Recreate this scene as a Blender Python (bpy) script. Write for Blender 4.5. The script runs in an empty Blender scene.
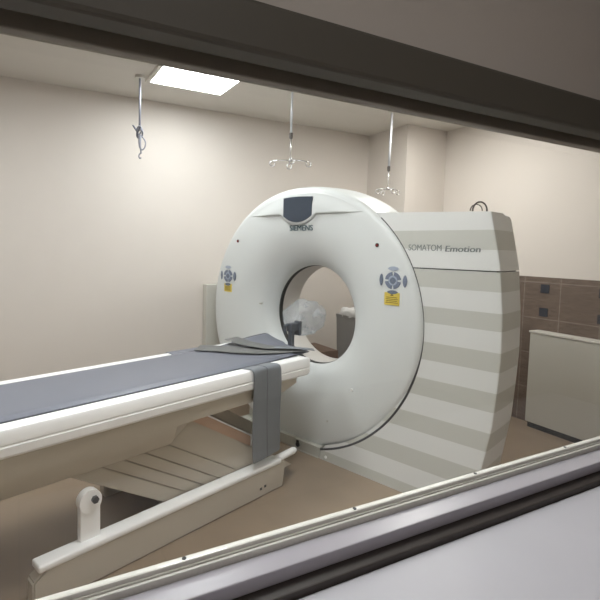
import bpy, bmesh, math, random
from mathutils import Vector, Matrix
random.seed(4)
PI = math.pi
SC = bpy.context.scene
COL = SC.collection

# ---------------------------------------------------------------- materials
def mat(name, col, rough=.5, metal=0., bump=0., bscale=60., var=0., vscale=8., spec=None, coat=0.):
    m = bpy.data.materials.new(name); m.use_nodes = True
    nt = m.node_tree; b = nt.nodes['Principled BSDF']
    b.inputs['Base Color'].default_value = (*col, 1)
    b.inputs['Roughness'].default_value = rough
    b.inputs['Metallic'].default_value = metal
    if coat: b.inputs['Coat Weight'].default_value = coat
    if spec is not None: b.inputs['Specular IOR Level'].default_value = spec
    tc = nt.nodes.new('ShaderNodeTexCoord')
    if var:
        n = nt.nodes.new('ShaderNodeTexNoise'); n.inputs['Scale'].default_value = vscale
        n.inputs['Detail'].default_value = 4
        nt.links.new(tc.outputs['Object'], n.inputs['Vector'])
        r = nt.nodes.new('ShaderNodeMapRange')
        r.inputs['To Min'].default_value = 1 - var; r.inputs['To Max'].default_value = 1 + var
        nt.links.new(n.outputs['Fac'], r.inputs['Value'])
        mx = nt.nodes.new('ShaderNodeVectorMath'); mx.operation = 'SCALE'
        mx.inputs[0].default_value = col
        nt.links.new(r.outputs['Result'], mx.inputs['Scale'])
        nt.links.new(mx.outputs['Vector'], b.inputs['Base Color'])
    if bump:
        n = nt.nodes.new('ShaderNodeTexNoise'); n.inputs['Scale'].default_value = bscale
        n.inputs['Detail'].default_value = 3
        nt.links.new(tc.outputs['Object'], n.inputs['Vector'])
        bp = nt.nodes.new('ShaderNodeBump'); bp.inputs['Strength'].default_value = bump
        bp.inputs['Distance'].default_value = .01
        nt.links.new(n.outputs['Fac'], bp.inputs['Height'])
        nt.links.new(bp.outputs['Normal'], b.inputs['Normal'])
    return m

def stripe_mat(name, base, dark, bands, rough=.45):
    m = mat(name, base, rough); nt = m.node_tree; b = nt.nodes['Principled BSDF']
    tc = nt.nodes.new('ShaderNodeTexCoord'); sp = nt.nodes.new('ShaderNodeSeparateXYZ')
    nt.links.new(tc.outputs['Object'], sp.inputs[0])
    prev = None
    for lo, hi in bands:
        c = nt.nodes.new('ShaderNodeMath'); c.operation = 'COMPARE'
        c.inputs[1].default_value = (lo + hi) / 2; c.inputs[2].default_value = (hi - lo) / 2
        nt.links.new(sp.outputs['Z'], c.inputs[0])
        if prev is None: prev = c.outputs[0]
        else:
            a = nt.nodes.new('ShaderNodeMath'); a.operation = 'MAXIMUM'
            nt.links.new(prev, a.inputs[0]); nt.links.new(c.outputs[0], a.inputs[1]); prev = a.outputs[0]
    mx = nt.nodes.new('ShaderNodeMix'); mx.data_type = 'RGBA'
    mx.inputs['A'].default_value = (*base, 1); mx.inputs['B'].default_value = (*dark, 1)
    nt.links.new(prev, mx.inputs['Factor']); nt.links.new(mx.outputs['Result'], b.inputs['Base Color'])
    return m

def tile_mat(name, c1, c2, mortar, w, h, msize, rough, rot=(0, 0, 0), offset=0., fine=None):
    m = mat(name, c1, rough); nt = m.node_tree; b = nt.nodes['Principled BSDF']
    tc = nt.nodes.new('ShaderNodeTexCoord'); mp = nt.nodes.new('ShaderNodeMapping')
    mp.inputs['Rotation'].default_value = rot
    nt.links.new(tc.outputs['Object'], mp.inputs['Vector'])
    br = nt.nodes.new('ShaderNodeTexBrick'); br.offset = offset
    br.inputs['Scale'].default_value = 1
    br.inputs['Brick Width'].default_value = w; br.inputs['Row Height'].default_value = h
    br.inputs['Mortar Size'].default_value = msize
    br.inputs['Color1'].default_value = (*c1, 1); br.inputs['Color2'].default_value = (*c2, 1)
    br.inputs['Mortar'].default_value = (*mortar, 1)
    nt.links.new(mp.outputs['Vector'], br.inputs['Vector'])
    n = nt.nodes.new('ShaderNodeTexNoise'); n.inputs['Scale'].default_value = 5 if fine is None else fine
    n.inputs['Detail'].default_value = 6
    mp2 = nt.nodes.new('ShaderNodeMapping')
    mp2.inputs['Scale'].default_value = (1, 1, 1) if fine is None else (1, 1, 6)
    nt.links.new(tc.outputs['Object'], mp2.inputs['Vector']); nt.links.new(mp2.outputs['Vector'], n.inputs['Vector'])
    r = nt.nodes.new('ShaderNodeMapRange'); r.inputs['To Min'].default_value = .86 if fine is None else .35
    r.inputs['To Max'].default_value = 1.14 if fine is None else 1.7
    nt.links.new(n.outputs['Fac'], r.inputs['Value'])
    s = nt.nodes.new('ShaderNodeVectorMath'); s.operation = 'SCALE'
    nt.links.new(br.outputs['Color'], s.inputs[0]); nt.links.new(r.outputs['Result'], s.inputs['Scale'])
    nt.links.new(s.outputs['Vector'], b.inputs['Base Color'])
    return m

def emit_mat(name, col, st):
    m = mat(name, col, .6); b = m.node_tree.nodes['Principled BSDF']
    b.inputs['Emission Color'].default_value = (*col, 1); b.inputs['Emission Strength'].default_value = st
    return m

def glass_mat(name):
    m = bpy.data.materials.new(name); m.use_nodes = True; nt = m.node_tree
    nt.nodes.remove(nt.nodes['Principled BSDF'])
    out = nt.nodes['Material Output']
    t = nt.nodes.new('ShaderNodeBsdfTransparent'); t.inputs['Color'].default_value = (.95, .96, .95, 1)
    g = nt.nodes.new('ShaderNodeBsdfGlossy'); g.inputs['Roughness'].default_value = .02
    lw = nt.nodes.new('ShaderNodeLayerWeight'); pw = nt.nodes.new('ShaderNodeMath'); pw.operation = 'POWER'
    nt.links.new(lw.outputs['Facing'], pw.inputs[0]); lw.inputs['Blend'].default_value = .5; pw.inputs[1].default_value = 5
    fr = nt.nodes.new('ShaderNodeMapRange'); fr.inputs['To Min'].default_value = .03; fr.inputs['To Max'].default_value = .8
    nt.links.new(pw.outputs[0], fr.inputs['Value'])
    mx = nt.nodes.new('ShaderNodeMixShader')
    nt.links.new(fr.outputs[0], mx.inputs[0]); nt.links.new(t.outputs[0], mx.inputs[1]); nt.links.new(g.outputs[0], mx.inputs[2])
    nt.links.new(mx.outputs[0], out.inputs[0]); return m

def film_mat(name):
    m = bpy.data.materials.new(name); m.use_nodes = True; nt = m.node_tree
    b = nt.nodes['Principled BSDF']; out = nt.nodes['Material Output']
    b.inputs['Base Color'].default_value = (.74, .80, .86, 1); b.inputs['Roughness'].default_value = .22
    t = nt.nodes.new('ShaderNodeBsdfTransparent'); t.inputs['Color'].default_value = (.93, .95, .97, 1)
    tc = nt.nodes.new('ShaderNodeTexCoord')
    n = nt.nodes.new('ShaderNodeTexNoise'); n.inputs['Scale'].default_value = 9; n.inputs['Detail'].default_value = 5
    nt.links.new(tc.outputs['Object'], n.inputs['Vector'])
    r = nt.nodes.new('ShaderNodeMapRange'); r.inputs['From Min'].default_value = .35; r.inputs['From Max'].default_value = .7
    r.inputs['To Min'].default_value = .08; r.inputs['To Max'].default_value = .36
    nt.links.new(n.outputs['Fac'], r.inputs['Value'])
    mx = nt.nodes.new('ShaderNodeMixShader')
    nt.links.new(r.outputs['Result'], mx.inputs[0]); nt.links.new(t.outputs[0], mx.inputs[1]); nt.links.new(b.outputs[0], mx.inputs[2])
    nt.links.new(mx.outputs[0], out.inputs[0]); return m

BANDS = [(-.1, .062), (.17, .275), (.385, .485), (.597, .70), (.81, .914), (1.026, 1.12), (1.231, 1.333), (1.45, 1.555)]
M = dict(
    wall=mat('wall_paint', (.70, .65, .60), .7, bump=.05, bscale=40, var=.02),
    ceiling=mat('ceiling_paint', (.72, .69, .64), .8, bump=.04),
    floor=tile_mat('floor_tile', (.285, .215, .15), (.278, .208, .145), (.25, .19, .135), .6, .6, .002, .35),
    stone=tile_mat('stone_tile', (.16, .12, .095), (.135, .10, .08), (.24, .20, .17), .30, .30, .004, .5, rot=(PI/2, 0, 0), fine=14),
    accent=mat('dark_tile', (.045, .05, .065), .2),
    gantry=mat('gantry_plastic', (.66, .685, .68), .38, bump=.012, bscale=30),
    tunnel=mat('tunnel_plastic', (.62, .60, .57), .45),
    stripe=stripe_mat('striped_cover', (.69, .70, .685), (.525, .53, .49), BANDS),
    plinth=mat('plinth_grey', (.47, .47, .42), .5),
    gap=mat('dark_gap', (.03, .032, .03), .6),
    rubber=mat('dark_rubber', (.06, .062, .065), .5),
    screen=mat('display_glass', (.052, .066, .09), .32, var=.15, vscale=30),
    teal=mat('teal_ink', (.004, .055, .08), .5),
    ink=mat('grey_ink', (.17, .19, .19), .5),
    pad=mat('pad_blue', (.17, .20, .27), .4),
    padpale=mat('pad_pale_blue', (.36, .41, .50), .4),
    paddark=mat('pad_grey_blue', (.14, .17, .23), .4),
    yellow=mat('label_yellow', (.70, .54, .10), .5, var=.08, vscale=40),
    labelink=mat('label_ink', (.22, .17, .03), .6),
    laser=mat('laser_window', (.16, .015, .015), .2),
    white=mat('table_white', (.93, .93, .925), .35, bump=.01),
    beige=mat('table_beige', (.52, .475, .40), .5, bump=.015),
    beige2=mat('table_beige_dark', (.46, .415, .345), .5),
    tan=mat('arm_tan', (.60, .43, .33), .45),
    mattress=mat('mattress_vinyl', (.165, .175, .212), .42, bump=.08, bscale=120, var=.05),
    seam=mat('mattress_seam', (.08, .085, .105), .6),
    strap=mat('strap_fabric', (.20, .215, .235), .62, bump=.12, bscale=160, var=.05),
    fold=mat('strap_brown_grey', (.155, .158, .155), .7, bump=.12, bscale=160, var=.05),
    clip=mat('clip_grey', (.085, .095, .11), .5),
    film=film_mat('clear_film'),
    chrome=mat('brushed_steel', (.62, .62, .62), .25, metal=.85),
    tube=mat('hanger_tube', (.60, .62, .66), .35, metal=.3),
    ropegrey=mat('hanger_grey', (.30, .31, .36), .4, metal=.3),
    box=mat('cabinet_grey_white', (.56, .55, .50), .5),
    card=mat('cardboard', (.13, .085, .062), .8, var=.12, vscale=6),
    bin=mat('bin_grey', (.36, .36, .36), .5),
    liner=mat('bin_liner', (.8, .8, .8), .4),
    frame=mat('frame_white', (.72, .70, .65), .4),
    framegrey=mat('frame_grey', (.42, .40, .35), .4),
    sill=mat('sill_laminate', (.42, .40, .44), .28, var=.02),
    desk=mat('desk_laminate', (.50, .49, .53), .4, var=.03),
    blind=mat('blind_brown', (.34, .31, .26), .6),
    blinddark=mat('blind_dark', (.12, .11, .09), .6),
    glass=glass_mat('window_glass'),
    lamp=emit_mat('lamp_diffuser', (.955, .98, 1), 8.8),
    lamp4=emit_mat('lamp_diffuser_warm', (1, .975, .945), 10.5),
    lamp3=emit_mat('lamp_diffuser_bright', (.975, .985, 1), 14),
    lamp_fill=emit_mat('fill_diffuser_soft', (1, .96, .93), 5),
    cable=mat('cable_black', (.06, .05, .045), .5),
)

# ---------------------------------------------------------------- helpers
def obj(name, bm, m, parent=None, smooth=False, angle=None):
    me = bpy.data.meshes.new(name)
    bmesh.ops.recalc_face_normals(bm, faces=bm.faces)
    bm.to_mesh(me); bm.free()
    if smooth:
        for p in me.polygons: p.use_smooth = True
        if angle is not None: me.set_sharp_from_angle(angle=math.radians(angle))
    me.materials.append(M[m] if isinstance(m, str) else m)
    o = bpy.data.objects.new(name, me); COL.objects.link(o)
    if parent: o.parent = parent; o.matrix_parent_inverse = parent.matrix_world.inverted()
    return o

def thing(name, label, cat, loc=(0, 0, 0), group=None):
    o = bpy.data.objects.new(name, None); COL.objects.link(o)
    o.location = loc; o.empty_display_size = .1
    o.matrix_world = Matrix.Translation(loc)
    o['label'] = label; o['category'] = cat
    if group: o['group'] = group
    return o

def tag(o, label, cat, group=None):
    o['label'] = label; o['category'] = cat
    if group: o['group'] = group
    return o

def struct(o): o['kind'] = 'structure'; return o

def poly_prism(bm, pts, lo, hi, axis):
    """extrude a 2D outline between lo and hi along axis (0,1,2)"""
    def P(a, b, c):
        return {0: (c, a, b), 1: (a, c, b), 2: (a, b, c)}[axis]
    A = [bm.verts.new(P(a, b, lo)) for a, b in pts]; B = [bm.verts.new(P(a, b, hi)) for a, b in pts]
    n = len(pts)
    bm.faces.new(A); bm.faces.new(B[::-1])
    for i in range(n): bm.faces.new((A[i], A[(i+1) % n], B[(i+1) % n], B[i]))
    return A + B

def box(bm, x0, x1, y0, y1, z0, z1, bev=0., seg=2, mtx=None):
    t = bmesh.new()
    vs = [t.verts.new((x, y, z)) for x in (x0, x1) for y in (y0, y1) for z in (z0, z1)]
    for f in ((0, 1, 3, 2), (4, 6, 7, 5), (0, 4, 5, 1), (2, 3, 7, 6), (0, 2, 6, 4), (1, 5, 7, 3)):
        t.faces.new([vs[i] for i in f])
    if bev: bmesh.ops.bevel(t, geom=list(t.edges), offset=bev, segments=seg, affect='EDGES', profile=.5)
    if mtx: bmesh.ops.transform(t, matrix=mtx, verts=t.verts)
    me = bpy.data.meshes.new('t'); t.to_mesh(me); t.free(); bm.from_mesh(me); bpy.data.meshes.remove(me)

def B(x0, x1, y0, y1, z0, z1, bev=0., seg=2, mtx=None):
    bm = bmesh.new(); box(bm, x0, x1, y0, y1, z0, z1, bev, seg, mtx); return bm

def tube(bm, pts, r, n=10, caps=True):
    pts = [Vector(p) for p in pts]; rs = r if isinstance(r, (list, tuple)) else [r] * len(pts)
    rings = []; prev = None
    for i, p in enumerate(pts):
        d = (pts[min(i+1, len(pts)-1)] - pts[max(i-1, 0)]).normalized()
        if prev is None:
            a = Vector((0, 0, 1)) if abs(d.z) < .9 else Vector((1, 0, 0)); s = d.cross(a).normalized()
        else: s = (prev - d * prev.dot(d)).normalized()
        prev = s; t = d.cross(s)
        rings.append([bm.verts.new(p + (s * math.cos(2*PI*k/n) + t * math.sin(2*PI*k/n)) * rs[i]) for k in range(n)])
    for a, b in zip(rings, rings[1:]):
        for k in range(n): bm.faces.new((a[k], a[(k+1) % n], b[(k+1) % n], b[k]))
    if caps: bm.faces.new(rings[0]); bm.faces.new(rings[-1][::-1])

def T(pts, r, n=10):
    bm = bmesh.new(); tube(bm, pts, r, n); return bm

def grid(bm, rows):
    V = [[bm.verts.new(p) for p in r] for r in rows]
    for a, b in zip(V, V[1:]):
        for i in range(len(a)-1): bm.faces.new((a[i], a[i+1], b[i+1], b[i]))
    return V

def sheet(name, rows, m, parent=None, th=.005):
    bm = bmesh.new(); grid(bm, rows)
    o = obj(name, bm, m, parent, smooth=True)
    s = o.modifiers.new('thick', 'SOLIDIFY'); s.thickness = th; s.offset = 0
    s2 = o.modifiers.new('soft', 'SUBSURF'); s2.levels = 1; s2.render_levels = 1
    return o

def revolve(prof, zc=.95, n=160):
    """profile (r, y) revolved round the bore axis"""
    bm = bmesh.new(); rings = []
    for r, y in prof:
        rings.append([bm.verts.new((r*math.cos(2*PI*k/n), y, zc + r*math.sin(2*PI*k/n))) for k in range(n)])
    for a, b in zip(rings, rings[1:]):
        for k in range(n): bm.faces.new((a[k], a[(k+1) % n], b[(k+1) % n], b[k]))
    for v in bm.verts:
        d = v.co.z - zc; q = math.hypot(v.co.x, d)
        if q > .6:
            f = min(1, (q-.6)/.25); c = v.co.x/q
            g = 1 + f*(.028*max(0, -c) + .012*max(0, c)**.7*(1 if d > 0 else max(0, 1+d/q*1.3)))
            v.co.x *= g; v.co.z = zc + d*g
    return bm

# room frame: u runs along the left wall, v across; rotated 18 degrees against the scanner
UX, UY = .309017, .951057
def R2(u, v): return (u*UX + v*UY, u*UY - v*UX)
# matrix mapping (v, u, z) to world
MR = Matrix(((UY, UX, 0, 0), (-UX, UY, 0, 0), (0, 0, 1, 0), (0, 0, 0, 1)))
def RB(v0, v1, u0, u1, z0, z1, bev=0.): return B(v0, v1, u0, u1, z0, z1, bev, 2, MR)
def room_obj(name, bm, m, **k):
    return obj(name, bm, m, **k)
def local_room_obj(name, v0, v1, u0, u1, z0, z1, m):
    o = obj(name, B(v0, v1, u0, u1, z0, z1), m); o.matrix_world = MR; return o

# ---------------------------------------------------------------- the room
CH = 2.65
VA, UB, VC, UD = -1.18, 1.57, -.62, 2.10
VW = 2.03
struct(local_room_obj('floor', -1.4, 5.2, -5.2, 2.4, -.1, 0, 'floor'))
struct(local_room_obj('ceiling', -1.4, 5.2, -5.2, 2.4, CH, CH+.1, 'ceiling'))
struct(room_obj('wall_left', RB(VA-.12, VA, -5.2, 2.4, 0, CH), 'wall'))
struct(room_obj('wall_corner', RB(VA, VC, UB, UD+.12, 0, CH), 'wall'))
struct(room_obj('wall_back', RB(VC, 5.2, UD, UD+.12, 0, CH), 'wall'))
struct(room_obj('wall_rear', RB(VA, 5.2, -5.2, -5.08, 0, CH), 'wall'))
struct(room_obj('wall_right', RB(5.08, 5.2, -5.08, UD, 0, CH), 'wall'))
# stone wainscot on the back wall
o = struct(local_room_obj('trim_1', VC+.001, 2.02, UD-.012, UD, 0, 1.245, 'stone'))
for i, (vv, zz) in enumerate(((.475, 1.15), (.475, .955), (.915, 1.15), (.915, .955))):
    struct(room_obj('trim_%d' % (i+2), RB(vv-.035, vv+.035, UD-.016, UD-.0121, zz-.035, zz+.035), 'accent'))
# window wall between scan room and control room
W0, W1, WZ0, WZ1 = -3.2, .45, .80, 1.80
bm = bmesh.new()
WT = .045
box(bm, VW+.0, VW+WT, -5.08, W0, 0, CH, mtx=MR); box(bm, VW, VW+WT, W1, UD-.0, 0, CH, mtx=MR)
box(bm, VW, VW+WT, W0, W1, 0, WZ0, mtx=MR); box(bm, VW, VW+WT, W0, W1, WZ1, CH, mtx=MR)
struct(room_obj('wall_window', bm, 'wall'))
# window: white frame with grooves, head, glass
bm = bmesh.new()
box(bm, VW-.012, VW+.004, W0, W1, WZ0, .852, .003, mtx=MR)
box(bm, VW+.004, VW+.008, W0, W1, WZ0, .844, .001, mtx=MR)
box(bm, VW+.008, VW+.0155, W0, W1, WZ0, .841, .002, mtx=MR)
box(bm, VW-.012, VW+.03, W0, W0+.04, .852, WZ1, .004, mtx=MR)
box(bm, VW-.012, VW+.03, W1-.04, W1, .852, WZ1, .004, mtx=MR)
wf = struct(room_obj('window_1', bm, 'frame'))
obj('window_head', RB(VW-.01, VW+.02, W0+.04, W1-.04, 1.737, WZ1, .003), 'blind', wf)
bm = bmesh.new()
k = W0 + .48
while k < W1 - .1:
    c = R2(k, VW-.004)
    tube(bm, [(c[0], c[1], .8517), (c[0], c[1], .8535)], .0042, 10); k += .4
obj('screw', bm, 'gap', wf)
obj('pane', RB(VW-.001, VW+.003, W0+.04, W1-.04, .8525, 1.7365), 'glass', wf)
struct(room_obj('trim_6', RB(VW+.0165, VW+.070, W0-.0, W1+.0, .800, .829, .003), 'sill'))
struct(room_obj('trim_7', RB(VW+WT+.001, VW+.099, W0-.2, W1+.2, .74, .7985, .003), 'cable'))  # dark strip standing in for shade in the gap between sill and desk

# roller blind cassette over the window on the control side
o = room_obj('roller_blind', RB(VW+WT+.001, VW+WT+.055, W0-.1, W1+.1, 1.748, 1.83, .008), 'blinddark')
tag(o, 'dark rolled-up window blind above the viewing window, top right', 'blind')
# control desk under the window
dk = thing('control_desk', 'long grey laminate desk below the viewing window sill, in front of the camera', 'desk', (*R2(-1.4, VW+.5), 0))
obj('desktop', RB(VW+.10, VW+.50, W0, W1, .755, .785, .004), 'desk', dk)
for uu in (W0+.04, -1.4, W1-.06):
    obj('leg', RB(VW+.14, VW+.46, uu-.02, uu+.02, 0, .755), 'desk', dk)

# ceiling lamps, plus two added fill panels
def ceiling_lamp(u, v, su, sv, label, m='lamp'):
    x, y = R2(u, v)
    t = thing('ceiling_light', label, 'ceiling light', (x, y, CH), 'recessed ceiling lights')
    bm = bmesh.new()
    for a, b, c, d in ((v-sv-.03, v-sv, u-su-.03, u+su+.03), (v+sv, v+sv+.03, u-su-.03, u+su+.03),
                       (v-sv, v+sv, u-su-.03, u-su), (v-sv, v+sv, u+su, u+su+.03)):
        box(bm, a, b, c, d, CH-.018, CH, mtx=MR)
    obj('frame', bm, 'frame', t)
    obj('diffuser', RB(v-sv, v+sv, u-su, u+su, CH-.012, CH-.004), m, t)
ceiling_lamp(-.62, -.42, .28, .28, 'square white ceiling light nearest the left wall, above the scanner ring')
ceiling_lamp(-2.4, .5, .28, .28, 'square white ceiling light above the near end of the table', 'lamp3')
ceiling_lamp(1.15, .15, .28, .28, 'square white ceiling light behind the striped cabinet, near the back wall', 'lamp4')
ceiling_lamp(-.95, 1.25, .28, .28, 'square white ceiling light above the floor in front of the scanner', 'lamp3')  # fill panel added to brighten the scanner front
ceiling_lamp(-1.5, 3.6, .28, .28, 'softer ceiling light of the control room, on the near side of the viewing window', 'lamp_fill')  # unseen panel added to lift the sill and the wall above the window

# ---------------------------------------------------------------- gantry
G = thing('ct_scanner', 'large white CT scanner ring with a grey-striped side cabinet, standing on the floor', 'scanner', (0, .2, 0))
face = [(.366, .212), (.3665, .20), (.369, .183), (.376, .160), (.392, .130), (.425, .095), (.475, .062), (.54, .034), (.60, .016),
        (.67, .006), (.75, .001), (.83, .0), (.878, .001), (.893, .004), (.905, .011), (.914, .022), (.919, .038), (.922, .07),
        (.927, .15), (.930, .22), (.930, .28), (.924, .34), (.905, .40), (.87, .45), (.80, .475), (.60, .48), (.43, .475), (.40, .468), (.385, .455)]
obj('ring_cover', revolve(face), 'gantry', G, smooth=True)
obj('tunnel_seal', revolve([(.3665, .200), (.3640, .202), (.3625, .222), (.3635, .240), (.366, .242)]), 'gap', G, smooth=True)
obj('tunnel_liner', revolve([(.366, .242), (.3655, .25), (.3655, .44), (.37, .448), (.385, .455)]), 'tunnel', G, smooth=True)

# visor over the crease, with a dip round the display
CR = .728
def zlow(x):
    d = abs(x + .026)
    if d < .205:
        t = d/.205
        s = t*t*(3-2*t) if t > .55 else None
        e = .658 + .070*(d/.158)**2.4
        return min(CR, e if e < CR else CR)
    return CR
xs = sorted(set([-.50 + i*.02 for i in range(51)] + [-.026 + i*.005 for i in range(-44, 45)]))
def off(x, z):
    r = math.hypot(x, z)
    t = max(0, min(1, (.885 - r)/.10)); t = t*t*(3-2*t)
    return .0005 - .016*t
bm = bmesh.new(); rows = []
for x in xs:
    zl = zlow(x); zh = math.sqrt(.884**2 - x*x)
    row = [(x, .004, zl-.004+.95), (x, off(x, zl)*.55, zl-.002+.95)]
    for k in range(13):
        z = zl + .003 + (zh - zl - .003)*k/12
        row.append((x, off(x, z), z + .95))
    row.append((x, .004, zh + .952))
    rows.append(row)
grid(bm, rows); obj('visor', bm, 'gantry', G, smooth=True, angle=70)
# display
def disp(s, y):
    pts = []
    for k in range(17):
        t = k/16; x = -.155 + .26*t
        pts.append((-.026 + (x+.026)*s, y, .95 + .79 + (.846 - .79 + .006*math.sin(PI*t))*s))
    for k in range(25):
        t = k/24; x = .105 - .26*t; d = abs(x + .025)/.13
        pts.append((-.026 + (x+.026)*s, y, .95 + .79 + (.672 + .046*d**2.1 - .79)*s))
    return pts
bm = bmesh.new(); a = [bm.verts.new(p) for p in disp(1.0, -.008)]; b = [bm.verts.new(p) for p in disp(1.0, -.0185)]
c = [bm.verts.new(p) for p in disp(.965, -.020)]
n = len(a)
for q, w in ((a, b), (b, c)):
    for i in range(n): bm.faces.new((q[i], q[(i+1) % n], w[(i+1) % n], w[i]))
bm.faces.new(c); obj('display_screen', bm, 'screen', G)

def text(body, size, x, y, z, m, sx=1., bold=0., shear=0., name='lettering', parent=None):
    cu = bpy.data.curves.new('t', 'FONT'); cu.body = body; cu.size = size; cu.extrude = .0006
    cu.shear = shear
    o = bpy.data.objects.new('t', cu); COL.objects.link(o)
    dg = bpy.context.evaluated_depsgraph_get()
    me = bpy.data.meshes.new_from_object(o.evaluated_get(dg))
    bpy.data.objects.remove(o)
    if bold:
        b2 = bmesh.new()
        for dx in (-bold, 0, bold):
            k0 = len(b2.verts); b2.from_mesh(me)
            for v in list(b2.verts)[k0:]: v.co.x += dx; v.co.z += dx*.2
        b2.to_mesh(me); b2.free()
    w = max(v.co.x for v in me.vertices)
    for v in me.vertices:
        cx, cy, cz = v.co; v.co = (x + cx*sx, y - cz, z + cy)
    me.materials.clear(); me.materials.append(M[m])
    t = bpy.data.objects.new(name, me); COL.objects.link(t)
    if parent: t.parent = parent; t.matrix_parent_inverse = parent.matrix_world.inverted()
    return t, w
def fit_text(body, size, x0, x1, y, z, m, **k):
    t, w = text(body, size, 0, y, z, m, **k)
    s = (x1 - x0)/w
    for v in t.data.vertices: v.co.x = x0 + v.co.x*s
    return t
fit_text('SIEMENS', .056, -.112, .100, .0075, 1.564, 'teal', bold=.0009, parent=G)

# control pads with warning labels
def lens(bm, cx, cz, a, b, rot, y0, y1, cut=None):
    n = 20; pts = []
    for k in range(n):
        t = 2*PI*k/n
        px, pz = a*math.cos(t)*(1 - .25*abs(math.sin(t))), b*math.sin(t)
        pts.append((cx + px*math.cos(rot) - pz*math.sin(rot), cz + px*math.sin(rot) + pz*math.cos(rot)))
    poly_prism(bm, pts, y0, y1, 1)
def sector(bm, cx, cz, r0, r1, a0, a1, y0, y1):
    n = 8; pts = [(cx + r1*math.cos(a0 + (a1-a0)*k/n), cz + r1*math.sin(a0 + (a1-a0)*k/n)) for k in range(n+1)]
    pts += [(cx + r0*math.cos(a1 + (a0-a1)*k/n), cz + r0*math.sin(a1 + (a0-a1)*k/n)) for k in range(n+1)]
    poly_prism(bm, pts, y0, y1, 1)
def control_pad(cx, cz, ly, lz, lw, lh, lx):
    Y1, Y0 = .006, -.004
    bm = bmesh.new(); poly_prism(bm, [(cx + .030*math.cos(2*PI*k/24), cz + .030*math.sin(2*PI*k/24)) for k in range(24)], Y1, Y0+.001, 1)
    p = obj('control_pad', bm, 'padpale', G)
    for k in range(4):
        bm = bmesh.new(); sector(bm, cx, cz, .030, .052, k*PI/2 + .14, (k+1)*PI/2 - .14, Y1, Y0); obj('button', bm, 'pad', p)
    bm = bmesh.new(); lens(bm, cx, cz, .020, .020, 0, Y1, Y0-.002); obj('button', bm, 'paddark', p)
    for dx, dz, a, b, mm in ((0, .072, .036, .014, 'padpale'), (-.078, .002, .012, .036, 'paddark'), (.078, .0, .014, .036, 'pad'), (0, -.070, .036, .012, 'paddark')):
        bm = bmesh.new(); lens(bm, cx+dx, cz+dz, a, b, 0, Y1, Y0); obj('button', bm, mm, p)
    lb = obj('warning_label', B(lx-lw/2, lx+lw/2, -.0025, .006, lz-lh/2, lz+lh/2), 'yellow', G)
    bm = bmesh.new()
    poly_prism(bm, [(lx-.012, lz+lh*.24), (lx+.012, lz+lh*.24), (lx, lz+lh*.44)], -.0036, -.002, 1)
    for i, f in enumerate((.12, -.02, -.16, -.30)):
        w = lw*(.40 if i % 2 else .36)
        box(bm, lx-w, lx+w, -.0036, -.002, lz+lh*f-.0022, lz+lh*f+.0022)
    obj('printed_text', bm, 'labelink', lb)
control_pad(-.762, 1.200, 0, 1.103, .088, .068, -.762)
control_pad(.728, 1.256, 0, 1.145, .100, .076, .726)
for x, z in ((-.651, 1.487), (.611, 1.468)):
    bm = bmesh.new(); tube(bm, [(x, .006, z), (x, -.003, z)], .0125, 18); p = obj('laser_window', bm, 'gap', G)
    bm = bmesh.new(); tube(bm, [(x, -.0025, z), (x, -.004, z)], .008, 14); obj('lens', bm, 'laser', p)
for x, z in ((-.40, 1.005), (.28, .262)):
    bm = bmesh.new(); tube(bm, [(x, .04 if x < 0 else .006, z), (x, .001 if x > 0 else .01, z)], .007, 12); obj('screw_cap', bm, 'plinth', G)

# side cabinet: barrel-curved covers
def xe(z):
    K = [(-.1, 1.235), (0, 1.252), (.27, 1.290), (.51, 1.326), (.70, 1.338), (.886, 1.346), (1.1, 1.342), (1.358, 1.318), (1.5, 1.290), (1.66, 1.255)]
    for (a, p), (b, q) in zip(K, K[1:]):
        if z <= b: t = (z-a)/(b-a); return p + (q-p)*t
    return K[-1][1]
def yf(z): return .022 - .055*max(0, (.9 - z)/.9)**1.6
def x0f(z):
    d = z - .95
    if abs(d) < .895: return math.sqrt(.895**2 - d*d)
    return .04 if d < 0 else .04
def cover(z0, z1, top=False, n=26):
    bm = bmesh.new(); rows = []
    for i in range(n+1):
        z = z0 + (z1-z0)*i/n; X = xe(z); y0 = yf(z); xs0 = max(x0f(z), .252 if z < .12 else 0)
        row = [(xs0 + (X-.008-xs0)*k/14, y0 + .010*max(0, (k-9)/5)**2*0, z) for k in range(15)]
        for k in range(1, 6):
            a = k/6*PI/2; row.append((X-.008+.008*math.sin(a), y0+.008-.008*math.cos(a), z))
        for k in range(0, 8):
            t = k/7; row.append((X + .004*math.sin(t*PI), y0+.008 + (.312-y0)*t, z))
        for k in range(1, 6):
            a = k/5*PI/2; row.append((X-.04+.04*math.cos(a), .32+.04*math.sin(a), z))
        row.append((xs0, .36, z)); rows.append(row)
    V = grid(bm, rows)
    for r in (V[0], V[-1]): bm.faces.new(r)
    return bm
bm = cover(0, 1.334); obj('lower_cover', bm, 'stripe', G, smooth=True, angle=50)
bm = cover(1.341, 1.652); 
for v in bm.verts:      # slightly crowned, falling top edge
    if v.co.z > 1.64:
        v.co.z += .018 - .028*max(0, v.co.x - .55)
        if v.co.y > .2 and v.co.x > 1.1: v.co.z -= .012
obj('upper_cover', bm, 'stripe', G, smooth=True, angle=50)
# recess seen as the dark joint line between the covers
bm = bmesh.new(); box(bm, .78, 1.30, .028, .34, 1.325, 1.35); obj('joint_core', bm, 'gap', G)
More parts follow.
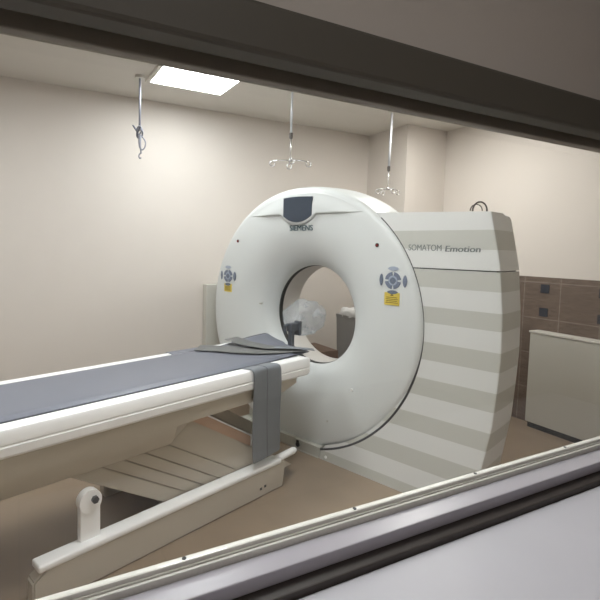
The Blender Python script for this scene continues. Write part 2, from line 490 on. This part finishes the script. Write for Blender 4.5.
# dark band painted as the shaded gap where the ring meets the cabinet
bm = bmesh.new(); rows = []
for k in range(101):
    a = math.radians(-76 + k*1.24)
    rows.append([(r*math.cos(a), max(y, -.5) if False else y + (yf(.95 + r*math.sin(a)) - .022), .95 + r*math.sin(a)) for r, y in ((.914, .030), (.914, .021), (.924, .0205), (.928, .022), (.928, .030))])
grid(bm, rows); obj('ring_gap_shade', bm, 'rubber', G, smooth=True)
fit_text('SOMATOM', .050, .806, 1.005, yf(1.44)-.0005, 1.440, 'ink', bold=.0006, parent=G)
fit_text('Emotion', .047, 1.022, 1.216, yf(1.44)-.0005, 1.437, 'ink', bold=.0014, shear=.1, parent=G)
for x, z in ((.46, .52), (.30, .025)):
    bm = bmesh.new(); tube(bm, [(x, yf(z)+.004, z), (x, yf(z)-.003, z)], .010, 14); obj('screw_cap', bm, 'white', G)
# plinth under the ring
bm = bmesh.new(); box(bm, -.55, .02, -.028, .34, 0, .075, .004); obj('plinth', bm, 'plinth', G)
bm = bmesh.new(); box(bm, .024, .249, -.034, .30, 0, .075, .004); obj('plinth', bm, 'plinth', G)
bm = bmesh.new()
for x0 in (-.56, .05):
    box(bm, x0, x0+.5, .08, .34, .05, .14)
obj('support', bm, 'plinth', G)
bm = bmesh.new(); tube(bm, [(.060, -.036, .040), (.060, -.046, .040)], .016, 12); box(bm, .045, .065, -.04, -.034, .03, .07); obj('socket', bm, 'gap', G)
bm = bmesh.new(); box(bm, .03, .245, -.042, -.0345, 0, .006); obj('floor_seal', bm, 'plinth', G)

# cable loop on the cabinet
bm = bmesh.new(); pts = []
for k in range(25):
    a = PI*(-.03 + 1.06*k/24); pts.append((1.135 + .040*math.cos(a)*.72, .20 + .040*math.cos(a)*.68, 1.672 + .048*math.sin(a)))
tube(bm, pts, .0048, 8)
pts = [(1.110 + .026*math.cos(PI*k/14), .215+.02*math.cos(PI*k/14), 1.672 + .037*math.sin(PI*k/14)) for k in range(15)]
tube(bm, pts, .003, 8)
tag(obj('cable_loop', bm, 'cable', smooth=True), 'small black cable loop standing up from the top of the striped cabinet', 'cable')

# ---------------------------------------------------------------- patient table
TB = thing('patient_table', 'long white and beige patient table sliding towards the scanner opening', 'table', (0, -1.3, 0))
Y0, Y1 = -3.0, -.27
def rail(s):
    pr = [(.262, .757), (.320, .759), (.332, .756), (.338, .746), (.339, .703), (.336, .699), (.336, .696), (.340, .691), (.338, .660), (.328, .648), (.262, .648)]
    bm = bmesh.new(); rows = []
    ends = [(Y0, 1), (Y1-.035, 1), (Y1-.018, .97), (Y1-.006, .88), (Y1, .72)]
    for y, k in ends:
        rows.append([(s*(.262 + (x-.262)*(1 if k == 1 else .5+.5*k)), y, .70 + (z-.70)*k) for x, z in pr])
    V = [[bm.verts.new(p) for p in r] for r in rows]; n = len(pr)
    for a, b in zip(V, V[1:]):
        for i in range(n): bm.faces.new((a[i], a[(i+1) % n], b[(i+1) % n], b[i]))
    bm.faces.new(V[0]); bm.faces.new(V[-1]); return bm
for s in (1, -1): obj('side_rail', rail(s), 'white', TB, smooth=True, angle=30)
obj('deck', B(-.262, .262, Y0, Y1+.002, .665, .7515, .002), 'white', TB)
# chassis below the rails
pr = [(-.255, .655), (-.318, .647), (-.306, .575), (-.285, .50), (-.272, .468), (-.25, .458), (.25, .458), (.268, .464), (.285, .49), (.315, .568), (.318, .647), (.255, .655)]
bm = bmesh.new(); V = []
for y, zb in ((-2.60, 0), (-1.90, 0), (-1.30, 0), (-1.27, .01), (-1.20, .105), (-1.17, .112), (-.80, .115), (-.50, .12), (-.36, .145)):
    V.append([bm.verts.new((x*(1-.06*(zb > .14)), y, max(z, .458 + zb))) for x, z in pr])
n = len(pr)
for a, b in zip(V, V[1:]):
    for i in range(n): bm.faces.new((a[i], a[(i+1) % n], b[(i+1) % n], b[i]))
bm.faces.new(V[0]); bm.faces.new(V[-1])
obj('chassis', bm, 'beige', TB, smooth=True, angle=20)
# slanted lift cover with grooves
SL = -.605
def slat(ya, za, yb, zb, h_, x0, x1, lim=.17):
    pass
def para(x0, x1, zt, zb, ya, yb):
    """parallelogram: top edge ya..yb at zt, sheared down to zb along the slope"""
    d = (zb-zt)/SL
    bm = bmesh.new(); poly_prism(bm, [(ya, zt), (yb, zt), (yb+d, zb), (ya+d, zb)], x0, x1, 0); return bm
ys = [-1.80, -1.655, -1.545, -1.435, -1.30]
for i, (a, b) in enumerate(zip(ys, ys[1:])):
    bm = para(-.20, .246 + .003*i, .47, .05, a+.004, b-.001)
    bmesh.ops.bevel(bm, geom=list(bm.edges), offset=.003, segments=2, affect='EDGES')
    obj('lift_cover_panel', bm, 'beige2', TB)
bm = para(-.20, .250, .56, .05, -1.298-.149, -1.012-.149)
bmesh.ops.bevel(bm, geom=list(bm.edges), offset=.004, segments=2, affect='EDGES'); obj('lift_cover_panel', bm, 'beige', TB)
obj('lift_core', para(-.19, .238, .46, .06, -1.77, -1.02), 'rubber', TB)
# lift arms seen between the cover and the gantry
def arm(x0, x1, y0, y1, zc0, h, name, m, bev=.003):
    z0 = zc0; z1 = zc0 + SL*(y1-y0)
    bm = bmesh.new(); poly_prism(bm, [(y0, z0), (y1, z1), (y1, z1-h), (y0, z0-h)], x0, x1, 0)
    bmesh.ops.bevel(bm, geom=list(bm.edges), offset=bev, segments=2, affect='EDGES'); return obj(name, bm, m, TB)
a = arm(.16, .25, -1.14, -.70, .607, .062, 'lift_arm', 'tan')
arm(.235, .254, -1.14, -.697, .616, .010, 'arm_edge', 'white', .001)
arm(.16, .255, -.706, -.694, .356, .07, 'arm_end', 'white', .001)
arm(.12, .20, -1.08, -.55, .66, .075, 'lift_arm', 'beige2')
arm(-.18, .10, -1.05, -.40, .63, .10, 'lift_arm', 'beige2')
# base
for x0, x1, ys0, nm in ((.262, .33, -1.95, 'base_cover'), (-.33, -.262, -1.35, 'base_cover')):
    bm = bmesh.new()
    poly_prism(bm, [(ys0, .0), (ys0, .12), (ys0+.07, .168), (-.52, .168), (-.475, .15), (-.50, .0)], x0, x1, 0)
    bmesh.ops.bevel(bm, geom=list(bm.edges), offset=.008, segments=2, affect='EDGES')
    obj(nm, bm, 'beige', TB, smooth=True, angle=30)
obj('cross_member', B(-.262, .262, -1.15, -.55, 0, .05, .004), 'beige2', TB)
bm = bmesh.new(); box(bm, .258, .335, -1.93, -.52, .150, .180, .009, 3); obj('base_rail', bm, 'white', TB, smooth=True, angle=30)
bm = bmesh.new(); tube(bm, [(.295, -.56, .164), (.29, -.37, .168), (.288, -.35, .168), (.2875, -.343, .168)], [.022, .022, .018, .008], 16)
obj('guide_tube', bm, 'white', TB, smooth=True)
bm = bmesh.new(); box(bm, .3305, .333, -.70, -.685, .045, .058); box(bm, .3305, .333, -.665, -.650, .050, .063); obj('screw', bm, 'rubber', TB)
# pivot at the near side
bm = bmesh.new(); tube(bm, [(.262, -1.70, .345), (.30, -1.70, .345)], .050, 20)
box(bm, .262, .296, -1.745, -1.655, .12, .345, .006); pv = obj('pivot_bracket', bm, 'white', TB, smooth=True, angle=35)
bm = bmesh.new(); tube(bm, [(.30, -1.685, .352), (.315, -1.685, .352)], .016, 6); obj('bolt', bm, 'rubber', pv)
# head-end clip
bm = bmesh.new()
box(bm, -.005, .033, -.105, -.075, .70, .87, .005); pc = obj('clip_post', bm, 'clip', TB)
bm = bmesh.new(); box(bm, -.005, .033, -.298, -.080, .69, .712, .004); obj('clip_bracket', bm, 'clip', TB)
bm = bmesh.new(); box(bm, -.012, .035, -.115, -.03, .855, .912, .006); box(bm, -.005, .045, -.04, -.012, .825, .925, .005); obj('clip_head', bm, 'clip', pc)
bm = bmesh.new(); tube(bm, [(0, -.115, .905), (0, -.145, .895), (0, -.142, .865), (0, -.134, .84)], [.010, .012, .010, .006], 8); obj('clip_lever', bm, 'clip', pc)

# ---------------------------------------------------------------- mattress
def padz(x, y):
    t = max(0, (y + .62)/.5); t = min(1, t); t = t*t*(3-2*t)
    return .7535 + t*(.034*(x/.26)**2 if x < 0 else .010*(x/.26)**2) + (.012*t if x < 0 else 0)
bm = bmesh.new(); top = []; bot = []
NX, NY = 20, 60
for j in range(NY+1):
    y = -3.0 + (3.0-.13)*j/NY; r1 = []; r2 = []
    for i in range(NX+1):
        x = -.252 + .504*i/NX
        e = min(1, (1-abs(x)/.252)/.04); e = math.sqrt(max(0, 1-(1-e)**2))
        ye = y - (.06*(x/.26) if y > -.3 else 0)*min(1, (y+.3)/.17 if y > -.3 else 0)
        r1.append((x, ye, padz(x, y) + .004 + .012*e)); r2.append((x, ye, padz(x, y) + .0005))
    top.append(r1); bot.append(r2)
A = grid(bm, top); Bv = grid(bm, bot)
for r, q in zip(zip(A, A[1:]), zip(Bv, Bv[1:])):
    for e in (0, -1): bm.faces.new((r[0][e], r[1][e], q[1][e], q[0][e]))
for j in (0, -1):
    for i in range(NX): bm.faces.new((A[j][i], A[j][i+1], Bv[j][i+1], Bv[j][i]))
MT = thing('mattress', 'long blue-grey vinyl mattress lying on the white patient table', 'mattress', (0, -1.3, .7535))
obj('cushion', bm, 'mattress', MT, smooth=True, angle=60)
for s in (1, -1):
    bm = bmesh.new(); pts = []
    for j in range(NY+1):
        y = -3.0 + (3.0-.13)*j/NY; x = s*.2525
        ye = y - (.06*(x/.26))*min(1, max(0, (y+.3)/.17)); pts.append((x, ye, padz(x, y)+.0045))
    tube(bm, pts, .0038, 8); obj('piping', bm, 'seam', MT, smooth=True)

# strap passing under the mattress and hanging down the near side
def strap_rows(prof, w0, w1, seam=True, wav=.003):
    rows = []
    L = len(prof)
    for i, (x, z) in enumerate(prof):
        t = i/(L-1); ya = w0[0] + (w0[1]-w0[0])*t; yb = w1[0] + (w1[1]-w1[0])*t; r = []
        for k in range(13):
            s = k/12; y = ya + (yb-ya)*s
            d = wav*math.sin(s*5 + t*6)*min(1, t*3)
            if seam and k == 6: d -= .004
            r.append((x + d*(1 if t > .3 else 0), y, z + (d*.5 if t <= .3 else 0)))
        rows.append(r)
    return rows
prof = [(.258, .7585), (.275, .7595), (.300, .7625), (.320, .7645), (.335, .763), (.345, .756), (.3485, .744), (.3495, .72), (.3495, .69), (.350, .65), (.347, .60), (.344, .55), (.342, .50), (.341, .45), (.341, .40), (.342, .35), (.342, .30), (.342, .26), (.343, .225)]
rows = strap_rows(prof, (-.800, -.775), (-.575, -.545))
for k in range(13):     # slanting lower end
    x, y, z = rows[-1][k]; rows[-1][k] = (x, y, z + .0015*k)
s1 = sheet('body_strap', rows, 'strap', th=.005)
tag(s1, 'wide grey body strap hanging down the near side of the table almost to its base', 'strap')
sm = []
for i, row in enumerate(rows):
    x, y, z = row[6]; sm.append((x + (.003 if i > 4 else .0), y, z + (.003 if i <= 6 else 0)))
obj('seam', T(sm, .0022, 6), 'clip', s1, smooth=True)
# far-side end of the strap
prof = [(-.258, .7585), (-.29, .7615), (-.32, .7635), (-.338, .760), (-.3475, .745), (-.3495, .71), (-.350, .66), (-.348, .58), (-.346, .50)]
s2 = sheet('body_strap', strap_rows(prof, (-.90, -.90), (-.66, -.66)), 'mattress', th=.005)
tag(s2, 'blue-grey strap end folded over the far white rail beside the mattress', 'strap')
# loose folded strap lying across the mattress
def ribbon(path, w, z0, name, m, label, lift=None, wig=0.):
    """path in (x, y); flat ribbon following it, lying on the mattress"""
    rows = []; n = len(path)
    for i, (x, y, l) in enumerate(path):
        a = path[max(0, i-1)]; b = path[min(n-1, i+1)]
        d = Vector((b[0]-a[0], b[1]-a[1])).normalized(); nrm = Vector((-d.y, d.x)); r = []
        for k in range(7):
            s = (k/6 - .5)*w; px, py = x + nrm.x*s, y + nrm.y*s
            r.append((px, py, padz(max(-.26, min(.26, px)), py) + z0 - .010 + l + wig*math.sin(k*1.7 + i*1.3)))
        rows.append(r)
    o = sheet(name, rows, m, th=.004); return o
def interp(P, n=24):
    out = []
    for i in range(n+1):
        t = i/n*(len(P)-1); k = min(int(t), len(P)-2); f = t-k
        p0 = P[max(0, k-1)]; p1 = P[k]; p2 = P[k+1]; p3 = P[min(len(P)-1, k+2)]
        out.append(tuple(.5*((2*b) + (-a+c)*f + (2*a-5*b+4*c-d)*f*f + (-a+3*b-3*c+d)*f**3) for a, b, c, d in zip(p0, p1, p2, p3)))
    return out
o = ribbon(interp([(-.27, -.70, .004), (-.16, -.62, .006), (-.02, -.54, .008), (.08, -.44, .006), (.14, -.33, .004), (.20, -.22, .004)]), .17, .0285, 'folded_strap', 'fold', '', wig=.0008)
tag(o, 'brown-grey strap laid flat and slanting across the mattress from the far rail', 'strap')
o = ribbon(interp([(-.23, -.44, .030), (-.15, -.45, .034), (-.04, -.43, .026), (.06, -.37, .018), (.15, -.29, .016)]), .11, .0285, 'folded_strap', 'fold', '', wig=.001)
tag(o, 'shorter brown-grey strap fold raised on top of the flat one near the scanner', 'strap')
o = ribbon(interp([(.10, -.36, .022), (.17, -.31, .021), (.22, -.265, .019), (.26, -.22, .012), (.292, -.185, .004)]), .065, .0285, 'folded_strap', 'strap', '', wig=.0006)
tag(o, 'dark grey strap tip pointing off the table end into the scanner opening', 'strap')

# clear plastic bag inside the opening, pushed over the clip
bm = bmesh.new(); bmesh.ops.create_icosphere(bm, subdivisions=5, radius=1)
from mathutils import noise
for v in bm.verts:
    d = v.co.normalized(); q = noise.noise(d*2.2)*.13 + noise.noise(d*5.5+Vector((3, 1, 2)))*.07 + abs(noise.noise(d*11))*.035
    v.co = Vector((-.085, .172, .918)) + Vector((d.x*.14, d.y*.185, d.z*.132))*(1+q)
o = obj('plastic_bag', bm, 'film', smooth=True)
tag(o, 'crumpled clear plastic bag hanging on the table-end clip inside the scanner opening', 'bag')

# ---------------------------------------------------------------- things behind the scanner
t = thing('waste_bin', 'tall grey waste bin with a white liner, seen through the scanner opening', 'bin', (*R2(1.05, -.62), 0))
bm = bmesh.new(); V = []
for z, k in ((0, .86), (.79, 1.0), (.825, 1.03), (.825, .95)):
    V.append([bm.verts.new((*R2(1.10 + a*.17*k, -.62 + b*.17*k), z)) for a, b in ((-1, -1), (1, -1), (1, 1), (-1, 1))])
for a, b in zip(V, V[1:]):
    for i in range(4): bm.faces.new((a[i], a[(i+1) % 4], b[(i+1) % 4], b[i]))
bm.faces.new(V[0]); bm.faces.new(V[-1])
obj('body', bm, 'bin', t)
bm = bmesh.new(); rows = []
for j in range(7):
    r = []
    for k in range(33):
        a = 2*PI*k/32; rr = (.185, .188, .186, .175, .15, .10, .02)[j]; z = (.805, .825, .855, .875, .885, .88, .875)[j]
        q = 1 + .06*math.sin(a*7+j) + .04*math.sin(a*13)
        c = max(abs(math.cos(a)), abs(math.sin(a))); rr2 = rr*q/ (c**.6)
        r.append((*R2(1.10 + rr2*math.cos(a)*.93, -.62 + rr2*math.sin(a)*.93), z + .012*math.sin(a*5+j*2)))
    rows.append(r)
grid(bm, rows); obj('liner', bm, 'liner', t, smooth=True)
t = thing('cardboard_box', 'brown cardboard box on the floor behind the scanner, left of the waste bin', 'box', (*R2(.57, -.58), 0))
bx = obj('carton', RB(-.76, -.40, .46, .67, 0, .57, .004), 'card', t)
obj('lid_tape', RB(-.76, -.40, .545, .585, .570, .5715), 'card', t)

o = room_obj('instrument_cabinet', RB(-1.168, -1.08, -.29, -.05, 0, 1.10, .006), 'box')
tag(o, 'slim pale grey upright cabinet between the left wall and the scanner ring', 'cabinet')

t = thing('storage_cabinet', 'plain pale grey low cabinet against the stone tiles, right of the scanner', 'cabinet', (*R2(2.0, .78), 0))
obj('body', RB(.445, 1.16, 1.975, UD-.013, .045, .79, .006), 'box', t)
obj('kick_plate', RB(.46, 1.14, 1.99, UD-.013, 0, .045), 'gap', t)
obj('worktop', RB(.438, 1.17, 1.968, UD-.013, .79, .805, .003), 'frame', t)

# ---------------------------------------------------------------- ceiling hangers
def hanger(x, y, ztop, zcol, zcross, name_label, ang, L=.125, lean=(0, 0), tr=.0085):
    t = thing('drip_hanger', name_label, 'drip hanger', (x, y, zcross), 'ceiling drip hangers')
    lx, ly = lean
    tx, ty = x + lx, y + ly
    bm = bmesh.new(); tube(bm, [(tx, ty, CH), (tx, ty, CH-.02)], .035, 20); obj('ceiling_mount', bm, 'frame', t)
    bm = bmesh.new(); tube(bm, [(tx, ty, CH-.018), (x, y, zcol+.01)], tr, 12); obj('tube', bm, 'tube', t, smooth=True)
    bm = bmesh.new(); tube(bm, [(x, y, zcol+.022), (x, y, zcol-.018)], .013, 14); obj('collar', bm, 'cable', t)
    bm = bmesh.new(); tube(bm, [(x, y, zcol-.015), (x, y, zcross)], .0045, 8); tube(bm, [(x, y, zcross+.018), (x, y, zcross-.008)], .009, 10); obj('rod', bm, 'chrome', t, smooth=True)
    for k in range(4):
        a = ang + k*PI/2; c, s = math.cos(a), math.sin(a); ll = L if k % 2 == 0 else L*.85
        bm = bmesh.new()
        e = Vector((x + c*ll, y + s*ll, zcross - .006))
        rc, rs = (c, s) if k % 2 == 0 else (-s, c)
        tube(bm, [(x, y, zcross), (x + c*ll*.6, y + s*ll*.6, zcross+.001), tuple(e)], .0042, 8)
        pts = []
        for q in range(17):
            b = PI/2 - q/16*1.75*PI
            pts.append((e.x + rc*.019*math.cos(b), e.y + rs*.019*math.cos(b), e.z - .019 + .019*math.sin(b)))
        tube(bm, pts, .0036, 8); obj('hook', bm, 'chrome', t, smooth=True)
    return t
hanger(-.215, .115, CH, 2.272, 2.092, 'four-armed steel drip hanger on a white tube above the scanner display', math.radians(45), .135)
hanger(.003, 1.17, CH, 2.148, 1.972, 'four-armed steel drip hanger behind the scanner, before the wall corner', math.radians(60), .10, lean=(-.00, .02), tr=.010)
# bundled hanger over the table
t = thing('drip_hanger', 'grey drip hanger with its hooks bundled in a knot, on the left wall side', 'drip hanger', (-.92, -.73, 2.06), 'ceiling drip hangers')
hx, hy = -.925, -.735
def P(a, z): return (hx + .71*a, hy + .71*a, z)      # a: sideways in metres
bm = bmesh.new(); tube(bm, [(hx, hy, CH), (hx, hy, CH-.02)], .035, 20); obj('ceiling_mount', bm, 'frame', t)
bm = bmesh.new(); tube(bm, [P(0, CH-.018), P(0, 2.27)], .0085, 12); obj('tube', bm, 'ropegrey', t, smooth=True)
bm = bmesh.new()
for ph, ra, rb, cz, r in ((0, .020, .034, 2.255, .006), (.8, .026, .026, 2.240, .0055), (1.7, .018, .030, 2.262, .005)):
    pts = []
    for k in range(21):
        a = 2*PI*k/20; dx = ra*math.cos(a); dz = rb*math.sin(a)
        pts.append((hx + .71*dx + .015*math.sin(a+ph), hy + .71*dx - .015*math.sin(a+ph), cz + dz*math.cos(ph*.4) + .3*dx))
    tube(bm, pts, r, 8, False)
tube(bm, [P(-.012, 2.25), P(-.03, 2.275), P(-.047, 2.298), P(-.052, 2.302)], [.008, .008, .007, .004], 8)
obj('knot', bm, 'ropegrey', t, smooth=True)
bm = bmesh.new(); tube(bm, [P(.004, 2.235), P(.0, 2.19), P(.002, 2.15), P(.008, 2.13), P(.010, 2.10)], [.012, .011, .009, .006, .0045], 10); obj('rod', bm, 'ropegrey', t, smooth=True)
bm = bmesh.new(); tube(bm, interp([P(.014, 2.225), P(.034, 2.20), P(.042, 2.175), P(.036, 2.145), P(.020, 2.128), P(.008, 2.138)], 20), .0052, 8); obj('hook', bm, 'ropegrey', t, smooth=True)
bm = bmesh.new(); tube(bm, interp([P(.010, 2.105), P(.000, 2.098), P(-.006, 2.085), P(-.002, 2.070), P(.006, 2.066), P(.010, 2.074)], 16), .0048, 8); obj('hook', bm, 'ropegrey', t, smooth=True)

# ---------------------------------------------------------------- world, camera
w = bpy.data.worlds.new('World'); SC.world = w; w.use_nodes = True
w.node_tree.nodes['Background'].inputs[0].default_value = (.5, .5, .5, 1)
w.node_tree.nodes['Background'].inputs[1].default_value = .1
cam = bpy.data.cameras.new('camera'); co = bpy.data.objects.new('camera', cam); COL.objects.link(co)
cam.sensor_fit = 'HORIZONTAL'; cam.sensor_width = 36; cam.lens = 36*469.08/600
cam.shift_x = (300-255.68)/600; cam.shift_y = -(300-282.0)/600
a, p, r = .785, .072, -.0215
F0 = Vector((-math.sin(a), math.cos(a), 0)); R_ = Vector((math.cos(a), math.sin(a), 0))
F = F0*math.cos(p) + Vector((0, 0, -math.sin(p))); U = R_.cross(F)
R1 = R_*math.cos(r) - U*math.sin(r); U1 = U*math.cos(r) + R_*math.sin(r)
co.matrix_world = Matrix(((R1.x, U1.x, -F.x, 2.135), (R1.y, U1.y, -F.y, -2.577), (R1.z, U1.z, -F.z, 1.433), (0, 0, 0, 1)))
cam.clip_start = .02
SC.camera = co
vs = SC.view_settings
vs.view_transform = 'Standard'; vs.look = 'None'; vs.gamma = 1; vs.exposure = 1.2; vs.use_curve_mapping = False
